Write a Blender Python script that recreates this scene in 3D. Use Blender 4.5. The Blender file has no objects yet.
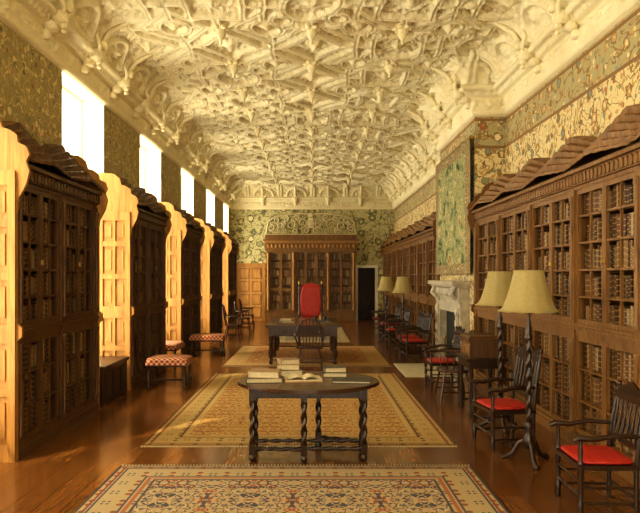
import bpy, math, random
import numpy as np
from mathutils import Vector, Matrix
random.seed(7); np.random.seed(7)
pi=math.pi
sc_=bpy.context.scene
try:
    sc_.view_settings.view_transform='Standard'
    sc_.view_settings.look='None'
    sc_.view_settings.look='Medium High Contrast'
except Exception as ex: print(ex)
# ------------------------------------------------------------------ nodes
class NT:
    def __init__(s,name):
        s.mat=bpy.data.materials.new(name); s.mat.use_nodes=True
        s.nt=s.mat.node_tree; s.nt.nodes.clear()
        s.out=s.nt.nodes.new('ShaderNodeOutputMaterial')
        s.b=s.nt.nodes.new('ShaderNodeBsdfPrincipled')
        s.nt.links.new(s.b.outputs[0],s.out.inputs[0])
    def set(s,inp,v):
        if isinstance(v,bpy.types.NodeSocket): s.nt.links.new(v,inp)
        else:
            if isinstance(v,(tuple,list)) and len(v)==3 and inp.type=='RGBA': v=(*v,1)
            inp.default_value=v
    def n(s,t,props=None,**ins):
        nd=s.nt.nodes.new(t)
        for k,v in (props or {}).items(): setattr(nd,k,v)
        for k,v in ins.items(): s.set(nd.inputs[k.replace('_',' ')],v)
        return nd
    def m(s,op,a,b=None,c=None,clamp=False):
        nd=s.nt.nodes.new('ShaderNodeMath'); nd.operation=op; nd.use_clamp=clamp
        s.set(nd.inputs[0],a)
        if b is not None: s.set(nd.inputs[1],b)
        if c is not None: s.set(nd.inputs[2],c)
        return nd.outputs[0]
    def mix(s,f,a,b,mode='MIX'):
        nd=s.nt.nodes.new('ShaderNodeMix'); nd.data_type='RGBA'; nd.blend_type=mode
        s.set(nd.inputs[0],f); s.set(nd.inputs[6],a); s.set(nd.inputs[7],b)
        return nd.outputs[2]
    def ramp(s,f,stops,interp='LINEAR'):
        nd=s.nt.nodes.new('ShaderNodeValToRGB'); cr=nd.color_ramp; cr.interpolation=interp
        while len(cr.elements)<len(stops): cr.elements.new(0.5)
        for e,(p,c) in zip(cr.elements,stops): e.position=p; e.color=(*c,1)
        s.set(nd.inputs[0],f); return nd.outputs[0]
    def obj(s): return s.n('ShaderNodeTexCoord').outputs['Object']
    def pos(s): return s.n('ShaderNodeNewGeometry').outputs['Position']
    def mapv(s,v,scale=(1,1,1)):
        return s.n('ShaderNodeMapping',Vector=v,Scale=scale).outputs[0]
    def noise(s,v,scale,detail=4,dist=0,rough=.5):
        return s.n('ShaderNodeTexNoise',Vector=v,Scale=scale,Detail=detail,Distortion=dist,Roughness=rough).outputs[0]
    def fin(s,color,rough=.5,bump=None,bs=.3,bd=.01,**kw):
        s.set(s.b.inputs['Base Color'],color); s.set(s.b.inputs['Roughness'],rough)
        for k,v in kw.items(): s.set(s.b.inputs[k.replace('_',' ')],v)
        if bump is not None:
            bn=s.n('ShaderNodeBump',Strength=bs,Distance=bd,Height=bump)
            s.nt.links.new(bn.outputs[0],s.b.inputs['Normal'])
        return s.mat
def simple(name,c,rough=.5,var=.25,scale=8,bs=.1,**kw):
    t=NT(name); nz=t.noise(t.obj(),scale,5)
    d=tuple(x*(1-var) for x in c); l=tuple(min(1,x*(1+var)) for x in c)
    return t.fin(t.ramp(nz,[(.3,d),(.7,l)]),rough,nz,bs,.01,**kw)
def wood(name,c1,c2,rough=.35,sc=(12,12,1.2),bs=.15,spec=.35):
    t=NT(name); v=t.mapv(t.obj(),sc); nz=t.noise(v,2.2,6,1.2)
    n2=t.noise(t.obj(),1.5,3)
    c=t.ramp(nz,[(.3,c1),(.68,c2)])
    c=t.mix(t.m('MULTIPLY',n2,.5),c,c1)
    return t.fin(c,rough,nz,bs,.005,Specular_IOR_Level=spec)
M={}
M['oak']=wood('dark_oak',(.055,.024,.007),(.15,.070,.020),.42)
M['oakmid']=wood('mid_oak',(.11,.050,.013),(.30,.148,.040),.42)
M['oaklight']=wood('light_oak',(.27,.125,.028),(.46,.24,.065),.55,(9,9,.8))  # lighter copy of the case oak; sunlight on end panels put into the colour
M['dark']=wood('dark_turned_wood',(.014,.007,.004),(.05,.022,.010),.28,spec=.5)
M['mahog']=wood('mahogany',(.032,.013,.006),(.09,.036,.014),.25,spec=.5)
M['black']=simple('soot_black',(.012,.01,.008),.8)
M['red']=simple('red_leather',(.42,.022,.012),.5,.2,20)
M['white']=simple('painted_plaster',(.84,.80,.66),.7,.05)
M['marble']=simple('carved_marble',(.42,.37,.27),.45,.3,7)
M['iron']=simple('iron',(.03,.03,.03),.5)
M['brass']=simple('brass',(.35,.23,.08),.4,.1,8,.05,Metallic=.9)
M['paper']=simple('page_paper',(.56,.47,.29),.8,.15,60)
M['leather1']=simple('tan_leather',(.30,.18,.08),.5)
M['leather2']=simple('dark_leather',(.035,.03,.025),.45)
M['hearth']=simple('hearth_stone',(.50,.43,.26),.6,.12)
M['crest']=simple('gilded_plaster_crest',(.66,.57,.35),.7,.2,12)
t=NT('ceiling_plaster'); nz=t.noise(t.pos(),26,5,.8); n2=t.noise(t.pos(),2,3)
M['plaster']=t.fin(t.ramp(n2,[(.3,(.78,.68,.41)),(.7,(.86,.78,.52))]),.75,nz,.6,.03)
t=NT('leather_books'); rnd=t.n('ShaderNodeNewGeometry').outputs['Random Per Island']
c=t.ramp(rnd,[(0,(.12,.055,.018)),(.18,(.05,.020,.008)),(.34,(.22,.12,.045)),(.5,(.10,.035,.016)),(.62,(.28,.18,.085)),(.72,(.035,.024,.014)),(.84,(.17,.085,.03)),(.94,(.36,.27,.14))],'CONSTANT')
z=t.n('ShaderNodeSeparateXYZ',Vector=t.obj()).outputs[2]
w=t.m('SINE',t.m('ADD',t.m('MULTIPLY',z,115),t.m('MULTIPLY',rnd,40)))
c=t.mix(t.m('MULTIPLY',t.m('GREATER_THAN',w,.80),.55),c,(.55,.36,.12))
M['books']=t.fin(c,.5)
t=NT('lampshade_fabric'); nz=t.noise(t.obj(),40,3)
M['shade']=t.fin(t.ramp(nz,[(.3,(.44,.36,.15)),(.7,(.54,.45,.20))]),.8)
tr=t.n('ShaderNodeBsdfTranslucent',Color=(.62,.52,.25,1)); mx=t.n('ShaderNodeMixShader',Fac=.35)
t.nt.links.new(t.b.outputs[0],mx.inputs[1]); t.nt.links.new(tr.outputs[0],mx.inputs[2]); t.nt.links.new(mx.outputs[0],t.out.inputs[0])
t=NT('window_glass'); tb=t.n('ShaderNodeBsdfTransparent'); gl=t.n('ShaderNodeBsdfGlossy',Roughness=.05); mx=t.n('ShaderNodeMixShader',Fac=.06)
t.nt.links.new(tb.outputs[0],mx.inputs[1]); t.nt.links.new(gl.outputs[0],mx.inputs[2]); t.nt.links.new(mx.outputs[0],t.out.inputs[0])
M['glass']=t.mat
# floor planks
t=NT('oak_floorboards'); p=t.pos()
rot=t.n('ShaderNodeMapping',Vector=p,Rotation=(0,0,pi/2)).outputs[0]
br=t.n('ShaderNodeTexBrick',{'offset':.37},Vector=rot,Color1=(.25,.100,.022,1),Color2=(.14,.052,.012,1),Mortar=(.015,.006,.002,1),Scale=1.0,Mortar_Size=.004,Brick_Width=2.6,Row_Height=.21)
g=t.noise(t.mapv(p,(14,1.2,1)),2.5,6,1)
c=t.mix(.5,br.outputs[0],t.ramp(g,[(.3,(.38,.36,.32)),(.7,(1,1,1))]),'MULTIPLY')
M['floor']=t.fin(c,t.m('MULTIPLY_ADD',g,.2,.09),t.m('ADD',t.m('MULTIPLY',g,.3),t.m('MULTIPLY',br.outputs[1],-1)),.15,.004)
# wallpaper
def wallpaper(name,ground,vine,cols,vs=2.6,fs=4.2,band=None,ground2=None,core_c=(.55,.43,.19)):
    t=NT(name); p=t.pos()
    n1=t.noise(p,vs,2,1.6,.4)
    v=t.m('LESS_THAN',t.m('ABSOLUTE',t.m('SUBTRACT',n1,.5)),.022)
    n2=t.noise(t.mapv(p,(1,1.05,1.1)),vs*1.9,2,1.2,.4)
    v2=t.m('LESS_THAN',t.m('ABSOLUTE',t.m('SUBTRACT',n2,.52)),.022)
    vo=t.n('ShaderNodeTexVoronoi',Vector=p,Scale=fs,Randomness=.6)
    nd=t.noise(p,fs*4,1)
    dd=t.m('ADD',vo.outputs['Distance'],t.m('MULTIPLY_ADD',nd,.35,-.175))
    fl=t.m('LESS_THAN',dd,.33); mid=t.m('LESS_THAN',dd,.24); core=t.m('LESS_THAN',dd,.11)
    vo2=t.n('ShaderNodeTexVoronoi',Vector=p,Scale=fs*2.3,Randomness=.9)
    lf=t.m('LESS_THAN',vo2.outputs['Distance'],.30)
    sx=t.n('ShaderNodeSeparateXYZ',Vector=vo.outputs['Color']); r=sx.outputs[0]
    r2=t.n('ShaderNodeSeparateXYZ',Vector=vo2.outputs['Color']).outputs[1]
    k=len(cols); st=[(i/k,c) for i,c in enumerate(cols)]
    g=ground
    zz=t.n('ShaderNodeSeparateXYZ',Vector=p).outputs[2]
    if band is not None:
        up=t.m('GREATER_THAN',zz,band); g=t.mix(up,ground,ground2)
    c=t.mix(lf,g,t.ramp(r2,[(i/k,cc) for i,cc in enumerate(cols[::-1])],'CONSTANT'))
    c=t.mix(v2,c,vine); c=t.mix(v,c,tuple(x*.6 for x in vine))
    c=t.mix(fl,c,tuple(x*.5 for x in vine)); c=t.mix(mid,c,t.ramp(r,st,'CONSTANT')); c=t.mix(core,c,core_c)
    if band is not None:
        for bz in (band,band+.46):
            e=t.m('LESS_THAN',t.m('ABSOLUTE',t.m('SUBTRACT',zz,bz)),.022); c=t.mix(e,c,(.26,.14,.05))
    c=t.mix(.3,c,t.ramp(t.noise(p,60,2),[(.3,(.4,.4,.4)),(.7,(1,1,1))]),'MULTIPLY')
    return t.fin(c,.8)
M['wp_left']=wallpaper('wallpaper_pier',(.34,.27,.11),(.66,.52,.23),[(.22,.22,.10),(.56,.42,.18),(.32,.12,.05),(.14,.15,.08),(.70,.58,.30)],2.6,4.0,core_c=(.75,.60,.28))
M['wp_right']=wallpaper('wallpaper_frieze',(.74,.61,.32),(.50,.32,.11),[(.42,.14,.06),(.80,.68,.40),(.26,.30,.16),(.74,.56,.24),(.25,.30,.24),(.55,.34,.13)],2.8,4.2,3.95,(.44,.39,.20),(.80,.68,.38))
M['wp_far']=wallpaper('wallpaper_end',(.58,.53,.27),(.30,.27,.12),[(.34,.32,.15),(.72,.66,.38),(.42,.34,.15),(.25,.26,.13)],2.2,2.3,core_c=(.72,.64,.36))
t=NT('tapestry_weave'); p=t.pos(); a=t.noise(p,2.6,5,.9,.6); b_=t.noise(t.mapv(p,(1,1,.8)),8,4,.9,.6)
f=t.m('ADD',t.m('MULTIPLY',a,.62),t.m('MULTIPLY',b_,.42))
c=t.ramp(f,[(.38,(.05,.06,.022)),(.44,(.13,.15,.05)),(.48,(.20,.25,.13)),(.515,(.42,.36,.14)),(.55,(.15,.20,.11)),(.585,(.58,.48,.23)),(.63,(.28,.18,.07)),(.70,(.16,.20,.12))])
M['tapestry']=t.fin(c,.9,t.noise(p,120,2),.3,.005)
M['tapborder']=wallpaper('tapestry_border',(.24,.16,.07),(.50,.40,.18),[(.35,.13,.06),(.50,.40,.18),(.14,.15,.08)],9,10)
# rugs
def rugmat(name,hx,hy,field,fc,bc,bands,sc,ppx=.28,ppy=.36,fade=.2):
    t=NT(name); o=t.obj(); s=t.n('ShaderNodeSeparateXYZ',Vector=o)
    ax=t.m('ABSOLUTE',s.outputs[0]); ay=t.m('ABSOLUTE',s.outputs[1])
    d=t.m('MINIMUM',t.m('SUBTRACT',hx,ax),t.m('SUBTRACT',hy,ay))
    px=t.m('PINGPONG',s.outputs[0],ppx); py=t.m('PINGPONG',s.outputs[1],ppy)
    v=t.n('ShaderNodeCombineXYZ',X=px,Y=py).outputs[0]
    wn=t.noise(v,9,2)
    k=len(fc)
    vo=t.n('ShaderNodeTexVoronoi',Vector=v,Scale=sc,Randomness=.9)
    dd=t.m('ADD',vo.outputs['Distance'],t.m('MULTIPLY_ADD',t.noise(v,sc*3.5,1),.5,-.25))
    r=t.n('ShaderNodeSeparateXYZ',Vector=vo.outputs['Color']).outputs[0]
    vo3=t.n('ShaderNodeTexVoronoi',Vector=v,Scale=sc*2.6,Randomness=.8)
    r3=t.n('ShaderNodeSeparateXYZ',Vector=vo3.outputs['Color']).outputs[1]
    f=t.mix(t.m('LESS_THAN',vo3.outputs['Distance'],.42),field,t.ramp(r3,[(i/k,c) for i,c in enumerate(fc[::-1])],'CONSTANT'))
    vine=t.m('LESS_THAN',t.m('ABSOLUTE',t.m('SUBTRACT',wn,.5)),.025); f=t.mix(vine,f,fc[0])
    f=t.mix(t.m('LESS_THAN',dd,.38),f,t.ramp(r,[(i/k,c) for i,c in enumerate(fc)],'CONSTANT'))
    f=t.mix(t.m('LESS_THAN',dd,.13),f,fc[1])
    bx=t.m('PINGPONG',s.outputs[0],.12); by=t.m('PINGPONG',s.outputs[1],.12)
    vb=t.n('ShaderNodeTexVoronoi',Vector=t.n('ShaderNodeCombineXYZ',X=bx,Y=by).outputs[0],Scale=sc*1.3,Randomness=.8)
    rb=t.n('ShaderNodeSeparateXYZ',Vector=vb.outputs['Color']).outputs[0]
    b=t.mix(t.m('LESS_THAN',vb.outputs['Distance'],.44),bc[0],t.ramp(rb,[(i/len(bc),c) for i,c in enumerate(bc)],'CONSTANT'))
    inb=t.m('LESS_THAN',d,.42); c=t.mix(inb,f,b)
    for (x,wd,col) in bands:
        e=t.m('LESS_THAN',t.m('ABSOLUTE',t.m('SUBTRACT',d,x)),wd); c=t.mix(e,c,col)
    nz=t.noise(o,140,2)
    c=t.mix(.45,c,t.ramp(nz,[(.3,(.45,.45,.45)),(.7,(1,1,1))]),'MULTIPLY')
    big=t.noise(o,1.2,3); c=t.mix(t.m('MULTIPLY',big,fade),c,field)
    return t.fin(c,.95,nz,.4,.01,Specular_IOR_Level=.1)
# ------------------------------------------------------------------ mesh builder
class MB:
    def __init__(s): s.v=[];s.f=[];s.m=[];s.s=[];s.mats=[];s.T=None
    def mi(s,k):
        if k not in s.mats: s.mats.append(k)
        return s.mats.index(k)
    def add(s,vs,fs,mat,smooth=False):
        o=len(s.v)
        if s.T is not None: vs=[tuple(s.T@Vector(v)) for v in vs]
        s.v.extend(vs)
        ml=mat if isinstance(mat,list) else [mat]*len(fs)
        for f,k in zip(fs,ml):
            s.f.append([i+o for i in f]); s.m.append(s.mi(k)); s.s.append(smooth)
    def box(s,x0,x1,y0,y1,z0,z1,mat):
        if x0>x1:x0,x1=x1,x0
        if y0>y1:y0,y1=y1,y0
        if z0>z1:z0,z1=z1,z0
        v=[(x0,y0,z0),(x1,y0,z0),(x1,y1,z0),(x0,y1,z0),(x0,y0,z1),(x1,y0,z1),(x1,y1,z1),(x0,y1,z1)]
        f=[(0,3,2,1),(4,5,6,7),(0,1,5,4),(2,3,7,6),(0,4,7,3),(1,2,6,5)]
        s.add(v,f,mat)
    def bbox(s,x0,x1,y0,y1,z0,z1,mat,c=.01):
        s.box(x0,x1,y0,y1,z0,z1-c,mat)
        v=[(x0,y0,z1-c),(x1,y0,z1-c),(x1,y1,z1-c),(x0,y1,z1-c),(x0+c,y0+c,z1),(x1-c,y0+c,z1),(x1-c,y1-c,z1),(x0+c,y1-c,z1)]
        s.add(v,[(4,5,6,7),(0,1,5,4),(2,3,7,6),(0,4,7,3),(1,2,6,5)],mat)
    def grid(s,P,mat,wrapu=False,wrapv=False,smooth=True):
        nu=len(P);nv=len(P[0]); vs=[p for r in P for p in r]; fs=[]
        for i in range(nu if wrapu else nu-1):
            for j in range(nv if wrapv else nv-1):
                a=i*nv+j;b=((i+1)%nu)*nv+j;c=((i+1)%nu)*nv+(j+1)%nv;d=i*nv+(j+1)%nv
                fs.append((a,b,c,d))
        s.add(vs,fs,mat,smooth)
    def lathe(s,prof,cx,cy,mat,n=12,z0=0,caps=True):
        P=[[(cx+r*math.cos(2*pi*k/n),cy+r*math.sin(2*pi*k/n),z0+z) for k in range(n)] for r,z in prof]
        s.grid(P,mat,wrapv=True)
        if caps:
            s.add(P[0],[tuple(range(n))[::-1]],mat); s.add(P[-1],[tuple(range(n))],mat)
    def tube(s,pts,r,mat,n=7,closed=False):
        pts=[Vector(p) for p in pts]; rs=r if isinstance(r,list) else [r]*len(pts); P=[]
        up=None
        for i,p in enumerate(pts):
            a=pts[max(i-1,0)];b=pts[min(i+1,len(pts)-1)]
            if closed: a=pts[i-1];b=pts[(i+1)%len(pts)]
            d=(b-a).normalized()
            if up is None: up=Vector((0,0,1)) if abs(d.z)<.9 else Vector((1,0,0))
            u=up-d*up.dot(d)
            if u.length<1e-4: u=Vector((0,1,0))-d*d.y
            u.normalize(); w=d.cross(u); up=u
            P.append([tuple(p+(u*math.cos(2*pi*k/n)+w*math.sin(2*pi*k/n))*rs[i]) for k in range(n)])
        s.grid(P,mat,wrapu=closed,wrapv=True)
        if not closed:
            s.add(P[0],[tuple(range(n))[::-1]],mat); s.add(P[-1],[tuple(range(n))],mat)
    def twist(s,cx,cy,z0,z1,r,mat,turns=None,n=12):
        H=z1-z0; turns=turns or H/.13; m=int(turns*10)+2; P=[]
        for i in range(m):
            z=z0+H*i/(m-1); ph=2*pi*turns*.5*i/(m-1)*1.0
            P.append([(cx+r*(.78+.26*math.cos(2*(a-ph)))*math.cos(a),cy+r*(.78+.26*math.cos(2*(a-ph)))*math.sin(a),z) for a in [2*pi*k/n for k in range(n)]])
        s.grid(P,mat,wrapv=True)
    def htwist(s,p0,p1,r,mat,n=8):
        p0=Vector(p0);p1=Vector(p1);L=(p1-p0).length; T=s.T
        q=(p1-p0).to_track_quat('Z','Y').to_matrix().to_4x4(); L4=Matrix.Translation(p0)@q
        s.T=(T@L4) if T is not None else L4
        s.twist(0,0,0,L,r,mat,n=n); s.T=T
    def prism(s,poly,ax,a,b,mat):
        def P(u,v,w): return {'x':(w,u,v),'y':(u,w,v),'z':(u,v,w)}[ax]
        n=len(poly); vs=[P(u,v,a) for u,v in poly]+[P(u,v,b) for u,v in poly]
        fs=[tuple(range(n))[::-1],tuple(range(n,2*n))]+[(i,(i+1)%n,n+(i+1)%n,n+i) for i in range(n)]
        s.add(vs,fs,mat)
    def pillow(s,cx,cy,cz,sx,sy,sz,mat,n=20,e=.35):
        def sg(x,p): return math.copysign(abs(x)**p,x)
        P=[]
        for i in range(9):
            ph=-pi/2+pi*i/8
            P.append([(cx+sx*sg(math.cos(ph),.5)*sg(math.cos(2*pi*k/n),e),cy+sy*sg(math.cos(ph),.5)*sg(math.sin(2*pi*k/n),e),cz+sz*sg(math.sin(ph),.8)) for k in range(n)])
        s.grid(P,mat,wrapv=True)
    def obj(s,name,loc=(0,0,0),rz=0,sc=1):
        me=bpy.data.meshes.new(name); me.from_pydata(s.v,[],s.f)
        for k in s.mats: me.materials.append(M[k])
        me.polygons.foreach_set('material_index',s.m); me.polygons.foreach_set('use_smooth',s.s)
        me.update()
        o=bpy.data.objects.new(name,me); bpy.context.collection.objects.link(o)
        o.location=loc; o.rotation_euler=(0,0,rz); o.scale=(sc,)*3
        return o
XL,XR,YF,YB=-3.3,3.25,26.1,-3.0
ZC=4.53; ZT=5.40; DZ=.06
# ------------------------------------------------------------------ shell
b=MB(); b.box(XL-.5,XR+.3,YB-.3,YF+1.6,-.1,0,'floor'); b.obj('floor')
wins=[(.85+3.85*i,2.55+3.85*i) for i in range(-1,7)]
wins[-1]=(23.95,25.3)
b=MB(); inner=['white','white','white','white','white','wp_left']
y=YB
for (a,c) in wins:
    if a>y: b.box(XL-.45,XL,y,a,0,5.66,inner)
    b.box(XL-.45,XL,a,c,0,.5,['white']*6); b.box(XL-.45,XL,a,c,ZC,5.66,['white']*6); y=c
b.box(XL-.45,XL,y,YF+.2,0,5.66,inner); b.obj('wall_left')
b=MB(); b.box(XR,XR+.2,YB,YF+.2,0,5.66,['white','white','white','white','wp_right','white']); b.obj('wall_right')
b=MB(); b.box(2.74,XR,11,14,0,ZC+.3,['white','white','wp_right','wp_right','wp_right','white']); b.obj('wall_chimney_breast')
dx0,dx1,dz=1.80,2.50,2.12
fm=['white','white','wp_far','white','white','white']
b=MB(); b.box(XL,dx0,YF,YF+.2,0,5.66,fm); b.box(dx1,XR,YF,YF+.2,0,5.66,fm); b.box(dx0,dx1,YF,YF+.2,dz,5.66,fm)
b.obj('wall_far')
b=MB()
for q in [(dx0-.4,dx0-.35,YF+.2,YF+1.5,0,2.5),(dx1+.35,dx1+.4,YF+.2,YF+1.5,0,2.5),(dx0-.4,dx1+.4,YF+1.5,YF+1.55,0,2.5),(dx0-.4,dx1+.4,YF+.2,YF+1.5,2.5,2.55)]:
    b.box(*q,'oak')
b.obj('wall_passage')
b=MB()
for x0,x1,z0,z1 in [(dx0-.1,dx0,0,dz+.1),(dx1,dx1+.1,0,dz+.1),(dx0,dx1,dz,dz+.1)]:
    b.box(x0,x1,YF-.05,YF,z0,z1,'white')
b.obj('trim_doorway')
b=MB(); b.box(XL,-1.8,YB-.2,YB,0,5.66,'white'); b.box(1.8,XR,YB-.2,YB,0,5.66,'white'); b.box(-1.8,1.8,YB-.2,YB,0,.7,'white'); b.box(-1.8,1.8,YB-.2,YB,4.4,5.66,'white'); b.obj('wall_back')
def window(name,w,z0,z1,loc,rz):
    b=MB(); h=z1-z0
    b.box(-w/2,-w/2+.05,-.04,.04,0,h,'white'); b.box(w/2-.05,w/2,-.04,.04,0,h,'white')
    b.box(-w/2,w/2,-.039,.039,0,.05,'white'); b.box(-w/2,w/2,-.039,.039,h-.05,h,'white')
    for i in (1,2): b.box(-w/2+w*i/3-.02,-w/2+w*i/3+.02,-.02,.02,0,h,'white')
    for i in (1,2,3): b.box(-w/2,w/2,-.019,.019,h*i/4-.02,h*i/4+.02,'white')
    b.box(-w/2,w/2,-.003,.003,0,h,'glass')
    return b.obj(name,(loc[0],loc[1],z0),rz)
def arealight(name,loc,rot,sx,sy,e,col):
    l=bpy.data.lights.new(name,'AREA'); l.shape='RECTANGLE'; l.size=sx; l.size_y=sy; l.energy=e; l.color=col
    o=bpy.data.objects.new(name,l); bpy.context.collection.objects.link(o); o.location=loc; o.rotation_euler=rot; return o
for i,(a,c) in enumerate(wins):
    window('window_%d'%(i+1),c-a,.5,ZC,(XL-.38,(a+c)/2),pi/2)
    arealight('window_daylight',(XL-.6,(a+c)/2,(.5+ZC)/2),(0,-pi/2,0),ZC-.5,c-a,182,(1,.89,.62))
window('window_%d'%(len(wins)+1),3.6,.7,4.4,(0,YB-.1),0)  # unseen end window, added to hold the fill light
arealight('window_daylight',(0,YB-.4,2.5),(pi/2,0,0),3.6,3.7,240,(1,.86,.56))  # added warm fill from behind the camera
# ------------------------------------------------------------------ ceiling relief
def sst(x,a,c): 
    t=np.clip((x-a)/(c-a),0,1); return t*t*(3-2*t)
def foliage(x,y):
    a=np.sin(11*x+1.8*np.sin(8*y)+1.3*np.sin(15*y+2)); c=np.sin(10.5*y+1.9*np.sin(9*x)+1.1*np.sin(17*x+1))
    d=np.sin(28*x+2*np.sin(21*y))*np.sin(26*y+2*np.sin(19*x))
    e=np.sin(51*x+2*np.sin(33*y))*np.sin(45*y+2*np.sin(39*x))
    r=np.clip(np.exp(-(a/.25)**2)+np.exp(-(c/.25)**2),0,1.1)
    return .6*r+.5*np.clip(d,0,1)+.2*np.clip(e,0,1)
def hsh(i,j): 
    v=np.sin(i*127.1+j*311.7)*43758.5453; return v-np.floor(v)
def strap(x,y,CX,CY,sd,wd=.036):
    ix=np.floor(x/CX);iy=np.floor(y/CY)
    fx=x/CX-ix-.5; fy=y/CY-iy-.5
    X=np.abs(fx);Y=np.abs(fy)
    r=np.hypot(fx,fy); rc=np.hypot(.5-X,.5-Y); h=hsh(ix+sd,iy)
    q=np.abs(np.maximum(X,Y)-.29)
    dia=np.abs(X+Y-.36)/1.414
    m=np.where(h<.4,np.abs(r-.30),np.where(h<.7,q,dia))
    ds=[m,np.abs(rc-.17),np.where(r>.30,np.abs(fx),9),np.where(r>.30,np.abs(fy),9),
        np.where(rc>.17,np.abs(.5-X),9),np.where(rc>.17,np.abs(.5-Y),9),
        np.where(h>.5,np.abs(X+Y-.62)/1.414,9),np.where(h<.5,np.abs(np.hypot(X-.30,Y-.30)-.11),9)]
    d=np.minimum.reduce(ds)*CX
    s=1-sst(d,wd,wd+.012)
    gro=1-sst(d,.008,.018)
    hc=hsh(np.round(x/CX)+3,np.round(y/CY)+sd)
    boss=(.4+h)*np.exp(-(r/.07)**2)+(.4+hc)*np.exp(-(rc/.06)**2)
    return s,gro,boss
def npgrid(name,V,nu,nv,mat,extra=None):
    idx=np.arange(nu*nv).reshape(nu,nv)
    a=idx[:-1,:-1].ravel();b_=idx[1:,:-1].ravel();c=idx[1:,1:].ravel();d=idx[:-1,1:].ravel()
    F=np.stack([a,b_,c,d],1)
    me=bpy.data.meshes.new(name)
    vs=V.reshape(-1,3).tolist(); fs=F.tolist()
    if extra:
        o=len(vs); vs+=extra[0]; fs+=[[i+o for i in f] for f in extra[1]]
    me.from_pydata(vs,[],fs); me.materials.append(M[mat])
    me.polygons.foreach_set('use_smooth',[True]*len(fs)); me.update()
    o=bpy.data.objects.new(name,me); bpy.context.collection.objects.link(o); return o
xs=np.arange(XL+.3,XR-.3,.021); ys=np.arange(5.5,YF-.1,.023)
X,Y=np.meshgrid(xs,ys,indexing='ij')
wx=X+.03*np.sin(2.3*Y)+.02*np.sin(5.1*Y+X); wy=Y+.04*np.sin(2.9*X)
s1,g1,b1=strap(wx+.65,wy,1.30,1.55,1,.042); s2,g2,b2=strap(wx+.37,wy+.21,.83,.97,9,.020)
fo=foliage(X*1.05,Y)
st=np.maximum(s1*.105,s2*.036)
any_=np.maximum(s1,s2*.7)
dep=st-s1*g1*.026+(1-any_)*fo*.050+b1*.09+b2*.03
V=np.stack([X,Y,ZT-dep],-1)
x0,x1,y0,y1=XL-.3,XR+.2,YB-.2,YF+.2
ev=[(x0,y0,ZT+.02),(x1,y0,ZT+.02),(x1,y1,ZT+.02),(x0,y1,ZT+.02),(x0,y0,ZT+.3),(x1,y0,ZT+.3),(x1,y1,ZT+.3),(x0,y1,ZT+.3)]
ef=[(0,3,2,1),(4,5,6,7),(0,1,5,4),(2,3,7,6),(0,4,7,3),(1,2,6,5)]
npgrid('ceiling',V,len(xs),len(ys),'plaster',extra=(ev,ef))
# cornice sweep
prof=[(.0,4.40),(.05,4.42),(.07,4.47),(.06,4.50),(.06,4.68),(.07,4.70),(.16,4.73),(.20,4.78),(.26,4.80),(.28,4.84),(.27,4.86),(.24,4.88)]
for k in range(1,15):
    a=k/14*pi/2; prof.append((.24+.60*(1-math.cos(a)),4.88+.46*math.sin(a)))
prof+= [(.90,5.34)]
prof=[(a,z+DZ) for a,z in prof]
pp=[prof[0]]
for a,c in zip(prof[:-1],prof[1:]):
    L=math.dist(a,c); n=max(1,int(L/.024))
    for k in range(1,n+1): pp.append((a[0]+(c[0]-a[0])*k/n,a[1]+(c[1]-a[1])*k/n))
pa=np.array(pp); tan=np.gradient(pa,axis=0); tan/=np.linalg.norm(tan,axis=1)[:,None]
nrm=np.stack([tan[:,1],-tan[:,0]],1)
sl=np.concatenate([[0],np.cumsum(np.linalg.norm(np.diff(pa,axis=0),axis=1))])
sc0=sl[int(np.argmax(pa[:,1]>=4.88+DZ-1e-6))]
path=[(XR,YB),(XR,11),(2.74,11),(2.74,14),(XR,14),(XR,YF),(XL,YF),(XL,YB)]
allV=[];allF=[];base=0
def inward(p,q):
    d=Vector((q[0]-p[0],q[1]-p[1])).normalized(); return Vector((-d.y,d.x))
for si in range(len(path)-1):
    p=Vector(path[si]);q=Vector(path[si+1]); n1=inward(p,q); d=(q-p).normalized()
    def mit(k):
        if k<=0 or k>=len(path)-1: return None
        return inward(path[k-1],path[k])+inward(path[k],path[k+1])
    ma=mit(si) or n1; mb_=mit(si+1) or n1
    L=(q-p).length; n=max(6,int(L/.028)); us=np.linspace(0,1,n)
    A=np.array(p)[None,:]+pa[:,0:1]*np.array(ma)[None,:]
    B=np.array(q)[None,:]+pa[:,0:1]*np.array(mb_)[None,:]
    XY=A[:,None,:]*(1-us)[None,:,None]+B[:,None,:]*us[None,:,None]
    Z=np.repeat(pa[:,1][:,None],n,1)
    U=XY@np.array(d); S=np.repeat(sl[:,None],n,1)
    fr=(Z>4.51+DZ)&(Z<4.67+DZ); cv=(Z>4.90+DZ)
    f1=foliage(U*1.1,S*1.4)
    relief=np.where(fr,.05*f1,0.)
    arch=np.abs(((U/1.3)%1)-.5)*1.3; t2=(S-sc0)
    rr=np.hypot(arch*1.15,t2); st=1-sst(np.abs(rr-.45),.03,.042); st2=1-sst(np.abs(arch-.60),.03,.042)
    med=np.exp(-((arch)**2+(t2-.22)**2)/.010)*.10
    relief=np.where(cv,np.maximum(st,st2)*.08+(1-np.maximum(st,st2))*f1*.055+med,relief)
    dent=((U/.11)%1>.5)&(Z>4.735+DZ)&(Z<4.79+DZ)
    relief=np.where(dent,-.035,relief)
    relief[:, [0,-1]]*=0
    XY=XY+(relief*nrm[:,0][:,None])[:,:,None]*np.array(n1)[None,None,:]; Z=Z+relief*nrm[:,1][:,None]
    Vv=np.concatenate([XY,Z[:,:,None]],-1); m=len(pa)
    idx=np.arange(m*n).reshape(m,n)+base
    F=np.stack([idx[:-1,:-1].ravel(),idx[:-1,1:].ravel(),idx[1:,1:].ravel(),idx[1:,:-1].ravel()],1)
    allV.append(Vv.reshape(-1,3)); allF+=F.tolist(); base+=m*n
cb=MB()
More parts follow.
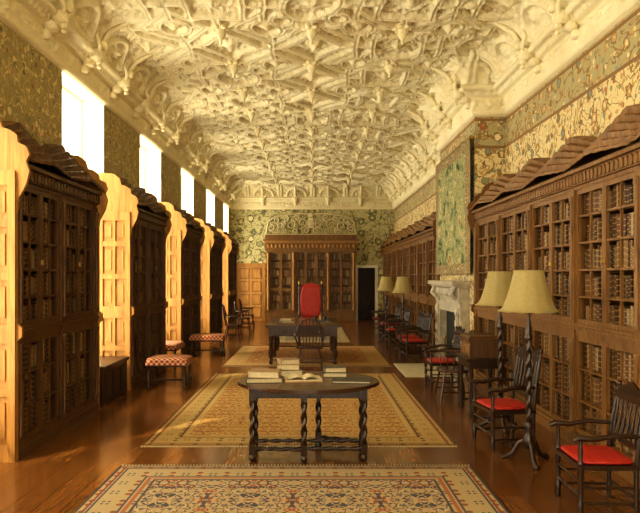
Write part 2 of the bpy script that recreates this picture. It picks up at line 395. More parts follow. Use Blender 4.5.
def corbel(x,y,nx,ny):
    for (r,zz,o) in [(.07,4.60,.09),(.085,4.70,.16),(.11,4.80,.27),(.075,4.93,.36),(.05,4.70,.31),(.035,4.63,.31)]:
        cb.pillow(x+nx*o,y+ny*o,zz+DZ,r,r,r*.8,'plaster',10,1)
    for s in (-1,1):
        tx,ty=-ny,nx
        cb.tube([(x+nx*.30+tx*s*.02,y+ny*.30+ty*s*.02,4.80+DZ),(x+nx*.36+tx*s*.12,y+ny*.36+ty*s*.12,4.90+DZ),(x+nx*.34+tx*s*.20,y+ny*.34+ty*s*.20,5.0+DZ),(x+nx*.36+tx*s*.16,y+ny*.36+ty*s*.16,5.08+DZ)],[.035,.03,.025,.015],'plaster',8)
    cb.tube([(x+nx*.36,y+ny*.36,4.95+DZ),(x+nx*.46,y+ny*.46,5.12+DZ),(x+nx*.72,y+ny*.72,5.26+DZ)],[.045,.04,.03],'plaster',8)
yy=6.5
while yy<25.5:
    corbel(XL,yy,1,0)
    if not(10.2<yy<14.8): corbel(XR,yy,-1,0)
    yy+=1.3
for xx in (-2,-.7,.6,1.9): corbel(xx,YF,0,-1)
for yy in (11.05,12.5,13.9): corbel(2.74,yy,-1,0)
vs=np.concatenate(allV).tolist(); o=len(vs); vs+=cb.v; fs=allF+[[i+o for i in f] for f in cb.f]
me=bpy.data.meshes.new('trim_cornice'); me.from_pydata(vs,[],fs); me.materials.append(M['plaster'])
me.polygons.foreach_set('use_smooth',[True]*len(fs)); me.update()
oc=bpy.data.objects.new('trim_cornice',me); bpy.context.collection.objects.link(oc)
pb=MB()
for j in range(13):
    for i in range(-1,2):
        x=i*1.3-.02; y=7.75+j*1.55
        if y>25: continue
        pb.lathe([(.11,0),(.10,-.05),(.06,-.09),(.075,-.13),(.05,-.18),(.02,-.22),(.028,-.25),(.005,-.28)],x,y,'plaster',12,ZT-.05)
        for k in range(6): pb.pillow(x+.10*math.cos(k*pi/3),y+.10*math.sin(k*pi/3),ZT-.10,.045,.045,.03,'plaster',8,1)
pb.obj('trim_ceiling_pendants')
b=MB(); b.box(XL,XL+.03,YB,YF,0,.2,'oakmid'); b.obj('baseboard_left')
b=MB(); b.box(XR-.03,XR,YB,4,0,.2,'oakmid'); b.obj('baseboard_right')
# ------------------------------------------------------------------ bookcases
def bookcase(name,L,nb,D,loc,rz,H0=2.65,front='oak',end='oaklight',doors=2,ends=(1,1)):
    b=MB(); bl=L/nb; zw=1.16; up0=1.27
    b.box(0,L,-.05,D,0,.10,front); b.box(0,L,-.035,D,.10,.14,front)
    b.box(0,L,D-.03,D-.002,.1,H0+.2,front)
    b.box(0,L,-.02,D-.01,zw-.02,zw+.05,front); b.box(0,L,-.06,D-.01,zw+.05,up0-.03,front); b.box(0,L,-.03,.1,up0-.03,up0,front)
    b.box(0,L,-.02,D-.01,H0,H0+.04,front)
    lz=[.14+k*(zw-.02-.14)/3 for k in range(3)]; uz=[up0+k*(H0-up0)/5 for k in range(5)]
    pl=(zw-.16)/3; pu=(H0-up0)/5
    for z in lz[1:]+uz[1:]: b.box(0,L,.045,D-.01,z-.012,z+.012,front)
    for i in range(nb+1):
        xc=min(max(i*bl,.052),L-.052)
        b.box(xc-.05,xc+.05,-.036,D-.012,.1,H0+.001,front)
        for (za,zb) in ((.2,zw-.05),(up0+.03,H0-.06)):
            b.lathe([(.026,0),(.034,.03),(.02,.06),(.026,(zb-za)*.35),(.018,zb-za-.08),(.034,zb-za-.03),(.028,zb-za)],xc,-.04,front,8,za)
    for i in range(nb):
        xa=i*bl+.05; xb=(i+1)*bl-.05
        if i==0: xa=.1
        if i==nb-1: xb=L-.1
        dw=(xb-xa)/doors
        for k in range(doors):
            a=xa+k*dw; c=a+dw
            for (za,zb,zs) in ((.14,zw-.02,lz),(up0,H0,uz)):
                b.box(a+.001,a+.042,-.01,.025,za,zb,front); b.box(c-.042,c-.001,-.01,.025,za,zb,front)
                b.box(a,c,-.0085,.024,za,za+.05,front); b.box(a,c,-.0085,.024,zb-.05,zb,front)
                m=(a+c)/2; b.box(m-.009,m+.009,-.003,.02,za,zb,front)
                for z in zs[1:]: b.box(a,c,-.002,.019,z-.01,z+.01,front)
            b.pillow(a+.021 if k else c-.021,-.018,1.9,.008,.01,.03,'brass',8,1)
        for (zs,ph) in ((lz,pl),(uz,pu)):
            for z in zs:
                x=xa+.01
                while x<xb-.05:
                    if random.random()<.03: x+=random.uniform(.03,.1); continue
                    run=random.randint(3,9); w=random.uniform(.024,.05); h=random.uniform(.62,.9)*ph
                    for _ in range(run):
                        if x+w>xb-.01: break
                        hh=h*random.uniform(.95,1.03); y0=.06+random.uniform(0,.02)
                        b.box(x+.001,x+w-.001,y0,y0+.2,z+.012,z+.012+hh,'books'); x+=w
                    else: continue
                    break
    b.box(0.001,L-.001,-.05,D-.01,H0+.04,H0+.16,front)
    x=.04
    while x<L-.05:
        b.prism([(x,H0+.06),(x+.03,H0+.05),(x+.06,H0+.06),(x+.06,H0+.12),(x+.03,H0+.145),(x,H0+.12)],'y',-.068,-.05,front); x+=.085
    b.box(.002,L-.002,-.09,D-.01,H0+.16,H0+.20,front)
    zr=H0+.20; Kn=6; rows=[]
    npx=nb*16+1
    for k in range(Kn):
        y0=-.12+k*.075; z0=k*.075
        rows.append((y0,z0,k/Kn)); rows.append((y0-.005,z0+.035,k/Kn)); rows.append((y0+.075,z0+.050,k/Kn))
    rows.append((D,rows[-1][1],1))
    P=[]
    for (yy,zz,t) in rows:
        r=[]
        for j in range(npx):
            x=L*j/(npx-1); u=(x/bl)%1
            if j==npx-1: u=1
            pk=max(0,1-abs(u-.5)/.5)
            r.append((x,min(yy-.05*pk,D-.003),zr+zz*(.72+.40*pk)+.05*pk+(.012*abs(math.sin(u*pi*8)))))
        P.append(r)
    b.grid(P,front,smooth=False)
    b.box(.003,L-.003,.25,D-.01,zr,zr+.30,front)
    pol=[(-.04,0),(-.04,1.14),(-.09,1.18),(-.09,1.27),(-.04,1.31),(-.035,H0-.3),(-.06,H0-.15),(-.13,H0-.02),(-.16,H0+.10),(-.13,H0+.2),(-.16,H0+.26),(-.13,H0+.34),(-.05,H0+.38),(-.04,H0+.45),(.03,H0+.50),(.10,H0+.52),(.13,H0+.62),(.22,H0+.69),(D,H0+.71),(D,0)]
    for flag,(xa,xb,sg) in zip(ends,((-.04,0,-1),(L,L+.04,1))):
        if not flag: continue
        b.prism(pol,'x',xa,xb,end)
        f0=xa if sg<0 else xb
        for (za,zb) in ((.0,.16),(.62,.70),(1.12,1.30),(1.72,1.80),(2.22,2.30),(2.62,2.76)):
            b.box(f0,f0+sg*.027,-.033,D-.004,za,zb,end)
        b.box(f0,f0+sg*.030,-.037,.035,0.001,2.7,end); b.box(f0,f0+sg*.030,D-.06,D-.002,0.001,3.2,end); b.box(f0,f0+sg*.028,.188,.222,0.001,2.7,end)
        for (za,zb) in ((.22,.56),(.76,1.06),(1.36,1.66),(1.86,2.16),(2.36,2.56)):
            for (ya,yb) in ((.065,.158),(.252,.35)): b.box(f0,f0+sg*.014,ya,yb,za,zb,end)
    return b.obj(name,loc,rz)
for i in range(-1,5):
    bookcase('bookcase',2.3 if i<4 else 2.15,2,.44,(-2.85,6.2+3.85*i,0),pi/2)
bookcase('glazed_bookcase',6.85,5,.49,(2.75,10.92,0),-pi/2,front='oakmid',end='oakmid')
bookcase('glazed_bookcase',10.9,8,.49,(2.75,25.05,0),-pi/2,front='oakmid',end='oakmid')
def endcase():
    b=MB(); L=3.5; D=.5; f='oakmid'
    b.box(0,L,-.05,D,0,.35,f); b.box(0,L,D-.03,D,0,3.0,f); b.box(0,L,-.02,D,.35,.42,f)
    H=2.75
    for (a,c) in ((0,.14),(1.0,1.14),(2.36,2.50),(3.36,3.5)):
        b.box(a,c,-.04,D-.01,.3,H,f)
        b.lathe([(.05,0),(.065,.05),(.04,.1),(.05,.8),(.035,2.0),(.06,2.15),(.055,2.25)],(a+c)/2,-.06,'oaklight',10,.45)
    for (a,c) in ((.14,1.0),(1.14,2.36),(2.5,3.36)):
        n=2 if c-a<1 else 3; dw=(c-a)/n
        for k in range(n):
            p=a+k*dw;q=p+dw
            b.box(p,p+.05,-.01,.03,.42,H,f); b.box(q-.05,q,-.01,.03,.42,H,f); b.box(p,q,-.008,.03,.42,.5,f);b.box(p,q,-.008,.03,H-.08,H,f);b.box(p,q,-.008,.03,1.2,1.3,f)
        for j in range(7):
            z=.45+j*.33; b.box(a,c,.04,D-.01,z-.015,z+.015,f); x=a+.02
            while x<c-.06:
                w=random.uniform(.03,.06); b.box(x,x+w-.002,.07,.3,z+.015,z+random.uniform(.22,.3),'books'); x+=w
    b.box(-.03,L+.03,-.08,D,H,H+.10,f); b.box(-.05,L+.05,-.1,D,H+.10,H+.34,f)
    x=0
    while x<L: b.pillow(x+.07,-.105,H+.22,.045,.015,.07,'oaklight',10,1); x+=.16
    b.box(-.09,L+.09,-.16,D,H+.34,H+.42,'oaklight'); b.box(-.13,L+.13,-.2,D,H+.42,H+.47,f); b.box(-.05,L+.05,-.1,D,H+.47,H+.66,f)
    b.obj('end_wall_bookcase',(-1.83,YF-.505,0))
endcase()
def spiral(cx,cz,r,dirn,a0,y,turns=1.4,n=22):
    return [(cx+r*(1-i/n*.85)*math.cos(a0+dirn*2*pi*turns*i/n),y,cz+r*(1-i/n*.85)*math.sin(a0+dirn*2*pi*turns*i/n)) for i in range(n)]
b=MB(); cx=-.08; y=YF-.035
for s in (-1,1):
    for k,(dx,z,r) in enumerate([(.35,3.92,.20),(.80,3.86,.20),(1.22,3.80,.18),(1.60,3.72,.15),(.58,4.14,.13),(1.0,4.10,.12),(1.40,4.04,.12),(.20,3.62,.12),(.65,3.60,.11),(1.05,3.58,.1)]):
        b.tube(spiral(cx+s*dx,z,r,s*(1 if k%2 else -1),pi/2 if k%2 else -pi/2,y),[.036-.0010*i for i in range(22)],'crest',6)
    b.tube([(cx+s*.1,y,4.28),(cx+s*.5,y,4.30),(cx+s*1.0,y,4.24),(cx+s*1.45,y,4.18),(cx+s*1.72,y,3.95),(cx+s*1.80,y,3.46)],.032,'crest',6)
b.tube([(cx-1.82,y,3.46),(cx+1.82,y,3.46)],.026,'crest',6)
b.pillow(cx,y,3.92,.15,.03,.22,'crest',14,.8); b.pillow(cx,y,4.24,.12,.03,.08,'crest',12,1)
b.obj('plaster_cresting')
b=MB(); x0,x1=-3.02,-1.98
b.box(x0,x1,YF-.06,YF-.002,0,2.18,'oaklight')
for (a,c,z0,z1) in [(x0-.08,x0,0,2.3),(x1,x1+.08,0,2.3),(x0,x1,2.18,2.3)]: b.box(a,c,YF-.10,YF-.002,z0,z1,'oaklight')
for i in range(2):
    for j in range(4):
        a=x0+.08+i*.48; z=.12+j*.52; b.box(a,a+.40,YF-.075,YF-.06,z,z+.42,'oakmid'); b.box(a+.04,a+.36,YF-.09,YF-.075,z+.04,z+.38,'oaklight')
b.pillow(x1-.08,YF-.11,1.05,.03,.03,.03,'brass',10,1); b.obj('door_1')
# ------------------------------------------------------------------ fireplace
b=MB()
yc=12.5; X0=2.738
for s in (-1,1):
    ya=yc+s*1.12; yb=yc+s*.72
    b.box(2.58,X0,ya,yb,0,1.35,'marble'); b.box(2.55,X0,ya+s*.03,yb-s*.03,0,.15,'marble'); b.box(2.56,X0,ya-s*.01,yb+s*.01,1.28,1.34,'marble')
    b.box(2.555,2.58,ya-s*.08,yb+s*.08,.25,1.2,'marble')
    ym=(ya+yb)/2
    for k in range(5): b.pillow(2.55,ym,.35+k*.19,.03,.07,.075,'marble',10,1)
    b.tube([(2.55,ym,1.36),(2.46,ym,1.44),(2.52,ym,1.56)],.05,'marble',8)
b.box(2.582,X0,yc-.72,yc+.72,1.1,1.35,'marble'); b.box(2.56,X0,yc-1.12,yc+1.12,1.35,1.6,'marble')
for k in range(-5,6): b.pillow(2.55,yc+k*.18,1.475,.03,.07,.08,'marble',10,1)
b.bbox(2.42,X0,yc-1.22,yc+1.22,1.6,1.68,'marble'); b.box(2.48,X0,yc-1.17,yc+1.17,1.56,1.599,'marble')
b.box(2.72,X0-.002,yc-.72,yc+.72,0,1.1,'black')  # flat black panel across the fireplace opening
b.box(2.60,2.71,yc-.4,yc+.4,.12,.16,'iron')
for s in (-1,1): b.lathe([(.03,0),(.015,.05),(.015,.5),(.04,.55),(.01,.6)],2.62,yc+s*.42,'brass',8)
b.obj('fireplace')
b=MB(); b.bbox(1.62,2.54,11.35,13.1,0,.012,'hearth',.004); b.obj('hearth_slab')
# tapestry
b=MB(); P=[];ny=60
for i in range(ny+1):
    y=11.02+2.9*i/ny; P.append([(2.65+.028*math.sin(i*.55)*(1-k/14)+.024*math.sin(i*.9+1),y,1.80+2.3*k/12) for k in range(13)])
b.grid(P,'tapestry')
b.grid([[(p[0]+.02,p[1],p[2]) for p in r] for r in P],'tapestry')
for a,c in ((0,5),(ny-5,ny)):
    b.grid([[(p[0]-.006,p[1],p[2]) for p in r] for r in P[a:c+1]],'tapborder')
b.grid([[(p[0]-.007,p[1],p[2]) for p in r[:2]] for r in P],'tapborder'); b.grid([[(p[0]-.007,p[1],p[2]) for p in r[-2:]] for r in P],'tapborder')
b.tube([(2.67,10.98,4.12),(2.67,13.98,4.12)],.03,'brass',8)
b.obj('tapestry')
# ------------------------------------------------------------------ rugs
def rug(name,x0,x1,y0,y1,mat):
    hx=(x1-x0)/2;hy=(y1-y0)/2; k=name+'_m%d'%int(y0); M[k]=mat(hx,hy)
    b=MB(); b.bbox(-hx,hx,-hy,hy,0,.010,k,.003)
    n=int(2*hx/.03)
    for s in (-1,1):
        for i in range(n):
            x=-hx+2*hx*(i+.5)/n; b.box(x-.008,x+.008,s*hy,s*(hy+.04),0,.004,'paper')
    b.obj(name,((x0+x1)/2,(y0+y1)/2,.001))
rug('oriental_rug',-1.78,1.46,3.3,6.0,lambda hx,hy:rugmat('rug_blue',hx,hy,(.46,.34,.19),[(.06,.065,.09),(.52,.40,.23),(.30,.09,.045),(.12,.13,.14),(.42,.30,.16),(.18,.07,.04)],[(.44,.33,.18),(.08,.08,.10),(.38,.20,.10),(.50,.38,.22),(.26,.08,.04)],[(.015,.015,(.06,.045,.04)),(.07,.010,(.22,.06,.035)),(.10,.010,(.08,.08,.10)),(.33,.010,(.08,.08,.10)),(.37,.016,(.36,.13,.06)),(.42,.010,(.07,.06,.07))],11,.34,.42,.12))
rug('oriental_rug',-1.78,1.49,6.72,11.75,lambda hx,hy:rugmat('rug_gold',hx,hy,(.52,.34,.12),[(.28,.11,.04),(.58,.40,.16),(.40,.18,.06),(.20,.12,.055),(.50,.32,.12),(.36,.13,.045)],[(.48,.33,.13),(.22,.09,.04),(.40,.22,.08),(.15,.11,.06)],[(.015,.015,(.12,.06,.03)),(.08,.014,(.24,.08,.04)),(.34,.014,(.16,.07,.035)),(.40,.016,(.52,.36,.15))],11,.36,.45,.15))
rug('oriental_rug',-1.8,1.56,12.75,16.4,lambda hx,hy:rugmat('rug_rust',hx,hy,(.46,.24,.08),[(.28,.10,.035),(.52,.34,.13),(.40,.19,.065),(.16,.09,.05)],[(.48,.32,.13),(.22,.08,.03),(.40,.22,.08)],[(.02,.02,(.16,.06,.03)),(.09,.012,(.50,.36,.15)),(.40,.02,(.46,.30,.12))],10,.36,.45))
rug('oriental_rug',-1.2,1.0,17.4,22.5,lambda hx,hy:rugmat('rug_far',hx,hy,(.30,.25,.16),[(.14,.16,.16),(.40,.31,.16),(.28,.10,.05)],[(.42,.32,.16),(.18,.08,.04)],[(.40,.02,(.48,.38,.18))],10))
# ------------------------------------------------------------------ gateleg table
b=MB(); w='dark'; A,B=.69,.60
for (r,z0,z1) in ((1.0,.722,.742),(.985,.742,.75),(.96,.712,.722)):
    b.prism([(A*r*math.cos(2*pi*k/56),B*r*math.sin(2*pi*k/56)) for k in range(56)],'z',z0,z1,'mahog')
def tleg(x,y,top=.712,r=.032):
    b.box(x-.03,x+.03,y-.03,y+.03,.07,.16,w); b.lathe([(.018,0),(.034,.02),(.034,.045),(.02,.07)],x,y,w,10)
    b.twist(x,y,.16,top-.13,r,w); b.box(x-.03,x+.03,y-.03,y+.03,top-.13,top,w)
LX,LY=.53,.15
for sx in (-1,1):
    for sy in (-1,1): tleg(sx*LX,sy*LY)
    b.htwist((sx*LX,-LY,.12),(sx*LX,LY,.12),.022,w); b.box(sx*LX-.012,sx*LX+.012,-LY,LY,.60,.70,w)
for sy in (-1,1):
    b.htwist((-LX+.02,sy*LY,.12),(LX-.02,sy*LY,.12),.022,w); b.box(-LX,LX,sy*LY-.012,sy*LY+.012,.60,.712,w)
tleg(-.04,-LY-.06); tleg(.10,LY+.17)
b.htwist((-.04,-LY-.06,.12),(-LX,-LY-.0,.12),.018,w); b.box(-.05,-.03,-LY-.06,-LY,.62,.66,w)
b.htwist((.10,LY+.17,.12),(LX,LY,.12),.018,w); b.box(.09,.11,LY,LY+.17,.62,.66,w)
TX,TY=-.045,6.325
b.obj('gateleg_table',(TX,TY,0))
def book(b,x,y,z,wx,wy,h,rz,cover='leather1'):
    T=b.T; b.T=Matrix.Translation((x,y,z))@Matrix.Rotation(rz,4,'Z')
    b.box(-wx/2,wx/2,-wy/2,wy/2,0,.004,cover); b.box(-wx/2,wx/2,-wy/2,wy/2,h-.004,h,cover); b.box(-wx/2,-wx/2+.006,-wy/2,wy/2,0.001,h-.001,cover)
    b.box(-wx/2+.004,wx/2-.008,-wy/2+.008,wy/2-.008,.004,h-.004,'paper'); b.T=T; return z+h+.0005
Z=.7505
def stack(lst):
    x0,y0=lst[0][:2]; b=MB(); z=0
    for (x,y,wx,wy,h,rz,c) in lst: z=book(b,x-x0,y-y0,z,wx,wy,h,rz,c)
    b.obj('book_stack',(x0,y0,Z))
stack([(-.47,6.24,.34,.24,.045,.1,'leather2'),(-.46,6.24,.30,.21,.06,-.1,'leather1')])
stack([(-.24,6.64,.26,.20,.06,.1,'leather2'),(-.25,6.64,.23,.18,.055,0,'leather1'),(-.25,6.64,.20,.17,.05,.3,'leather1')])
stack([(.22,6.56,.24,.18,.045,0,'leather2'),(.22,6.56,.22,.16,.05,.1,'leather2')])
stack([(.37,6.22,.36,.24,.02,-.1,'leather2')])
def openbook(x,y,z,rz,s=1,name='open_book'):
    b=MB(); 
    for sg in (-1,1):
        P=[[(sg*.20*u*s,yy*s,(.022+.035*math.sin(min(1,u*1.3)*pi)*.8+.008)*s) for yy in (-.14,.14)] for u in [k/8 for k in range(9)]]
        b.grid(P,'paper'); b.box(0,sg*.205*s,-.145*s,.145*s,0,.012*s,'leather1')
        b.box(0,sg*.198*s,-.138*s,.138*s,.012*s,.028*s,'paper')
    b.obj(name,(x,y,z),rz)
openbook(-.10,6.28,Z,.12,.88)
# ------------------------------------------------------------------ writing table
b=MB(); W2,L2=.74,1.35
b.bbox(-W2,W2,-L2,L2,.745,.78,'mahog'); b.box(-W2+.02,W2-.02,-L2+.02,L2-.02,.73,.745,'mahog')
b.box(-W2+.06,W2-.06,-L2+.06,L2-.06,.56,.73,'mahog')
for k in range(2):
    x=-.33+.66*k; b.box(x-.27,x+.27,-L2+.045,-L2+.06,.585,.71,'mahog'); b.pillow(x,-L2+.03,.65,.02,.02,.02,'brass',8,1)
legp=[(.025,0),(.04,.02),(.035,.06),(.022,.09),(.045,.16),(.05,.24),(.03,.33),(.042,.38),(.042,.56)]
for x in (-W2+.1,W2-.1):
    for y in (-L2+.1,0,L2-.1): b.lathe(legp,x,y,'mahog',12)
    b.box(x-.02,x+.02,-L2+.1,L2-.1,.07,.10,'mahog')
for y in (-L2+.1,L2-.1): b.box(-W2+.1,W2-.1,y-.02,y+.02,.071,.099,'mahog')
b.obj('writing_table',(-.2,14.2,.012))
b=MB(); book(b,0,0,0,.26,.34,.05,.2,'leather2'); book(b,0,0,.051,.24,.3,.04,-.1,'leather1'); b.obj('book_stack',(-.55,13.6,.793))
b=MB(); b.bbox(-.2,.2,-.12,.12,0,.03,'dark'); b.lathe([(.04,0),(.05,.03),(.03,.06),(.035,.08)],-.1,0,'iron',12,.03); b.lathe([(.04,0),(.05,.03),(.03,.06),(.035,.08)],.1,0,'iron',12,.03); b.box(-.02,.02,-.02,.02,.03,.12,'brass'); b.obj('inkstand',(.15,14.1,.793))
# ------------------------------------------------------------------ chairs (front = -y)
def armchair(name,loc,rz,hb=1.02,seat='red',sc=1,w='dark'):
    b=MB(); W=.27;D=.23
    lp=[(.018,0),(.028,.03),(.02,.05),(.026,.07),(.026,.12),(.016,.14),(.024,.22),(.016,.30),(.026,.33),(.026,.42)]
    for sx in (-1,1):
        b.lathe(lp,sx*W,-D,w,10); b.lathe([(.024,0),(.016,.03),(.022,.12),(.014,.18),(.02,.21)],sx*W,-D,w,10,.45)
        b.tube([(sx*W,D,0),(sx*W,D,.42),(sx*W,D+.03,.7),(sx*W*.97,D+.09,hb)],[.022,.022,.020,.018],w,8)
        b.pillow(sx*W*.97,D+.09,hb+.02,.025,.025,.03,w,8,1)
        b.tube([(sx*W,D+.03,.68),(sx*(W+.02),.05,.69),(sx*(W+.02),-.12,.66),(sx*(W+.02),-D-.03,.67),(sx*(W+.02),-D-.07,.65)],[.018,.022,.022,.028,.018],w,8)
        b.tube([(sx*W,-D,.12),(sx*W,D,.12)],.013,w,6); b.tube([(sx*W,-D,.25),(sx*W,D,.25)],.011,w,6)
    b.tube([(-W,-D,.30),(W,-D,.30)],[.012,.012],w,6); b.htwist((-W,-D,.18),(W,-D,.18),.018,w); b.tube([(-W,D,.16),(W,D,.16)],.013,w,6)
    b.box(-W-.02,W+.02,-D-.02,D+.02,.40,.44,w)
    b.pillow(0,0,.46,W+.012,D+.008,.026,seat)
    def by(z): return D+.03+(z-.7)*.06/.32*.9
    for z,h in ((.56,.04),(hb-.10,.07)):
        b.box(-W,W,by(z)-.012,by(z)+.012,z,z+h,w)
    n=15; b.prism([(-W,hb-.03)]+[(-W+2*W*k/n,hb-.03+.02+.07*math.sin(pi*k/n)+.015*math.cos(4*pi*k/n)) for k in range(n+1)]+[(W,hb-.03)],'y',D+.075,D+.10,w)
    for k in range(6):
        x=-W+.06+k*(2*W-.12)/5
        b.tube([(x,by(.6),.60),(x,by(.7),.70),(x,by(.8),.80),(x,by(hb-.1),hb-.09)],[.009,.016,.009,.013],w,6)
    return b.obj(name,loc,rz,sc)
def windsor(name,loc,rz,cushion=False,sc=1):
    b=MB(); w='mahog'
    n=28; b.prism([(.25*math.copysign(abs(math.cos(2*pi*k/n))**.7,math.cos(2*pi*k/n)),.22*math.copysign(abs(math.sin(2*pi*k/n))**.7,math.sin(2*pi*k/n))) for k in range(n)],'z',.42,.455,w)
    for sx in (-1,1):
        for sy in (-1,1): b.tube([(sx*.24,sy*.22,0),(sx*.215,sy*.195,.15),(sx*.20,sy*.18,.25),(sx*.17,sy*.15,.42)],[.013,.02,.013,.018],w,8)
        b.tube([(sx*.218,-.2,.15),(sx*.218,.2,.15)],.012,w,6)
    b.tube([(-.218,0,.15),(.218,0,.15)],.012,w,6)
    arm=[(-.30,-.17,.67),(-.30,0,.67),(-.27,.14,.67),(-.15,.22,.67),(0,.245,.67),(.15,.22,.67),(.27,.14,.67),(.30,0,.67),(.30,-.17,.67)]
    b.tube(arm,.018,w,8)
    bow=[(.25*math.cos(pi*k/14),.22+.06*math.sin(pi*k/14),.67+.32*math.sin(pi*k/14)) for k in range(15)]; b.tube(bow,.014,w,8)
    for k in range(7):
        x=-.19+k*.38/6; zt=.67+.32*math.sqrt(max(0,1-(x/.25)**2)); b.tube([(x*.85,.18,.45),(x,.235,.67),(x*1.02,.22+.06*(zt-.67)/.32,zt)],.008,w,6)
    for sx in (-1,1):
        for yy in (-.13,-.03,.07): b.tube([(sx*.21,yy,.45),(sx*.295,yy,.67)],.008,w,6)
    if cushion: b.pillow(0,0,.48,.22,.19,.03,'red')
    return b.obj(name,loc,rz,sc)
R=-pi/2
armchair('armchair',(2.15,4.95,0),R-.03,sc=.87)
armchair('armchair',(1.98,6.78,0),R+.12,1.05,sc=.93)
windsor('windsor_chair',(1.98,9.2,0),R)
windsor('windsor_chair',(-.06,12.15,0),pi)
armchair('armchair',(2.05,10.35,0),R,.98,sc=.92)
for (x,y) in ((2.1,13.5),(2.1,14.35),(2.1,16.3),(2.15,18.4),(2.15,20.9)):
    armchair('armchair',(x,y,0),R+random.uniform(-.12,.12),sc=.95)
for (x,y) in ((-2.2,17.9),(-2.2,20.6),(-2.25,22.4)): windsor('windsor_chair',(x,y,0),pi/2)
b=MB(); W=.30
for sx in (-1,1):
    b.lathe([(.03,0),(.04,.05),(.025,.1),(.035,.3),(.03,.42)],sx*W,-.25,'mahog',10); b.tube([(sx*W,.25,0),(sx*W,.25,.5),(sx*W,.33,1.56)],.028,'mahog',8)
    b.tube([(sx*W,.28,.72),(sx*(W+.03),0,.74),(sx*(W+.03),-.28,.70)],[.025,.03,.035],'mahog',8); b.lathe([(.025,0),(.02,.1),(.03,.25)],sx*W,-.25,'mahog',8,.45)
    b.pillow(sx*W,.33,1.59,.035,.035,.05,'brass',8,1)
b.box(-W,W,-.27,.27,.38,.44,'mahog'); b.pillow(0,0,.48,.30,.27,.06,'red')
b.T=Matrix.Translation((0,.28,1.05))@Matrix.Rotation(-.07,4,'X'); b.pillow(0,0,.05,.28,.04,.44,'red',20,.3); b.T=None
b.prism([(-.3,1.45),(-.2,1.55),(0,1.60),(.2,1.55),(.3,1.45)],'y',.30,.34,'red')
b.obj('red_upholstered_armchair',(-.06,16.9,0),0)
# ------------------------------------------------------------------ lamps
def lamp(loc,sc=1):
    b=MB(); w='dark'
    for k in range(3):
        a=2*pi*k/3+.5; c,s=math.cos(a),math.sin(a)
        b.tube([(.02*c,.02*s,.22),(.09*c,.09*s,.17),(.15*c,.15*s,.06),(.21*c,.21*s,.025),(.25*c,.25*s,.03)],[.022,.022,.02,.024,.016],w,8)
        b.pillow(.235*c,.235*s,.017,.028,.028,.017,w,8,1)
    b.lathe([(.02,.12),(.05,.16),(.06,.2),(.04,.25),(.025,.3),(.05,.34),(.025,.38)],0,0,w,14)
    b.twist(0,0,.38,1.15,.03,w); b.lathe([(.03,1.15),(.045,1.18),(.02,1.22),(.03,1.27),(.012,1.32),(.012,1.5),(.03,1.52),(.02,1.58),(.006,1.60),(.006,1.8),(.012,1.83)],0,0,w,12)
    n=48;P=[]
    for t in [i/12 for i in range(13)]:
        r=.27-.135*(t**.62)
        if t==0: r=.278
        P.append([(r*(1+.012*math.cos(12*a))*math.cos(a),r*(1+.012*math.cos(12*a))*math.sin(a),1.43+.38*t-(.012*abs(math.cos(6*a)) if t<.05 else 0)) for a in [2*pi*k/n for k in range(n)]])
    b.grid(P,'shade',wrapv=True)
    b.tube([(.137*math.cos(a),.137*math.sin(a),1.81) for a in [2*pi*k/24 for k in range(24)]],.005,'shade',6,True)
    b.tube([(.28*math.cos(a),.28*math.sin(a),1.43) for a in [2*pi*k/36 for k in range(36)]],.006,'shade',6,True)
    for k in range(3):
        a=2*pi*k/3; b.tube([(0,0,1.80),(.137*math.cos(a),.137*math.sin(a),1.805)],.003,'brass',5)
    b.obj('floor_lamp',loc,0,sc)
lamp((2.04,6.15,0)); lamp((2.16,7.50,0)); lamp((2.12,15.3,0),.97); lamp((1.95,17.3,0),.97)
b=MB()
for sx in (-1,1):
    for sy in (-1,1): b.lathe([(.02,0),(.03,.03),(.02,.08),(.03,.2),(.018,.4),(.03,.5),(.03,.62)],sx*.27,sy*.19,'dark',10)
    b.box(sx*.27-.015,sx*.27+.015,-.19,.19,.1,.13,'dark')
b.box(-.30,.30,-.22,.22,.60,.70,'dark'); b.bbox(-.34,.34,-.26,.26,.70,.73,'dark'); b.box(-.27,.27,-.015,.015,.101,.129,'dark')
b.obj('side_table',(2.18,8.45,0),R)
b=MB(); b.box(-.26,.26,-.17,.17,0,.20,'oak'); b.bbox(-.28,.28,-.19,.19,.20,.27,'oak',.03)
for k in range(4): b.pillow(-.19+k*.127,-.172,.10,.05,.012,.07,'oakmid',12,1)
b.box(-.03,.03,-.185,-.17,.13,.2,'brass'); b.obj('carved_writing_box',(2.15,8.45,.731),R)
b=MB()
for sx in (-1,1):
    for sy in (-1,1): b.lathe([(.02,0),(.03,.03),(.018,.3),(.03,.6)],sx*.3,sy*.22,'dark',8)
b.bbox(-.36,.36,-.28,.28,.60,.64,'mahog'); b.box(-.32,.32,-.24,.24,.52,.60,'mahog'); b.obj('side_table',(2.25,19.6,0),R)
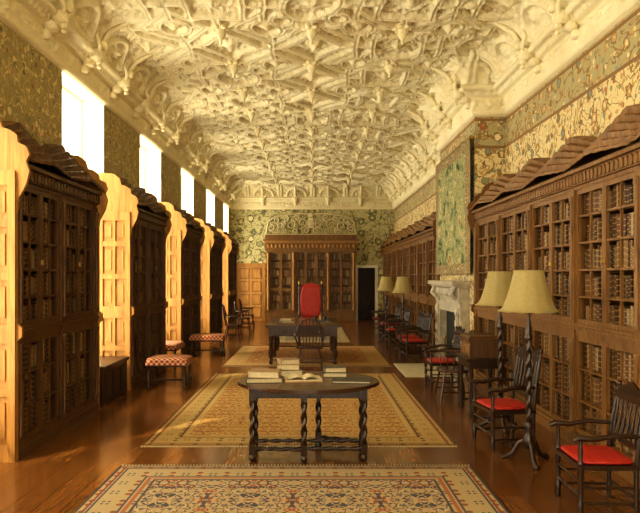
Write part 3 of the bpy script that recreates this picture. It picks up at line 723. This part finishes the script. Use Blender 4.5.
# ------------------------------------------------------------------ stools
t=NT('check_upholstery'); ck=t.n('ShaderNodeTexChecker',Vector=t.obj(),Color1=(.26,.022,.010,1),Color2=(.48,.31,.16,1),Scale=24)
M['check']=t.fin(ck.outputs[0],.8)
def stool(loc,rz,w=.34,d=.27,h=.40,name='upholstered_stool'):
    b=MB()
    for sx in (-1,1):
        for sy in (-1,1): b.lathe([(.018,0),(.032,.02),(.03,.05),(.018,.07),(.03,.10),(.03,.14),(.016,.16),(.028,.25),(.018,.32),(.03,.34),(.03,h)],sx*(w-.05),sy*(d-.05),'dark',10)
        b.box(sx*(w-.05)-.014,sx*(w-.05)+.014,-d+.05,d-.05,.10,.13,'dark')
    b.box(-w+.05,w-.05,-.014,.014,.10,.13,'dark'); b.box(-w+.02,w-.02,-d+.02,d-.02,h-.05,h,'dark'); b.pillow(0,0,h+.05,w,d,.05,'check',24,.25)
    b.box(-w+.01,w-.01,-d+.01,d-.01,h-.02,h+.04,'check')
    b.obj(name,loc,rz)
stool((-2.28,10.35,0),.0,.33,.28); stool((-2.35,14.5,0),0,.38,.25,.38); stool((-2.85,12.97,0),pi/2,.40,.22,.36)
b=MB(); b.box(-.55,.55,-.2,.2,.03,.50,'dark'); b.bbox(-.58,.58,-.23,.22,.50,.55,'dark')
for k in range(3): b.box(-.5+k*.35,-.2+k*.35,-.215,-.2,.10,.43,'dark')
for sx in (-1,1):
    for sy in (-1,1): b.box(sx*.5-.04,sx*.5+.04,sy*.16-.04,sy*.16+.04,0,.03,'dark')
b.obj('oak_chest',(-3.02,9.3,0),pi/2)
# ------------------------------------------------------------------ light, world, camera
sd=Vector((.50,.62,-.86)).normalized()
l=bpy.data.lights.new('sun','SUN'); l.energy=4.0; l.angle=.02; l.color=(1,.80,.48)
o=bpy.data.objects.new('sun',l); bpy.context.collection.objects.link(o); o.rotation_euler=sd.to_track_quat('-Z','Y').to_euler(); o.location=(-8,0,9)
w=bpy.data.worlds.new('sky'); bpy.context.scene.world=w; w.use_nodes=True
w.node_tree.nodes['Background'].inputs[0].default_value=(1,.95,.85,1); w.node_tree.nodes['Background'].inputs[1].default_value=4
cam=bpy.data.cameras.new('camera'); co=bpy.data.objects.new('camera',cam); bpy.context.collection.objects.link(co)
co.location=(0,0,1.75); co.rotation_euler=(pi/2,0,0); cam.sensor_width=36; cam.lens=650/640*36; cam.shift_x=7/640; cam.shift_y=20.5/640
cam.clip_end=200
bpy.context.scene.camera=co
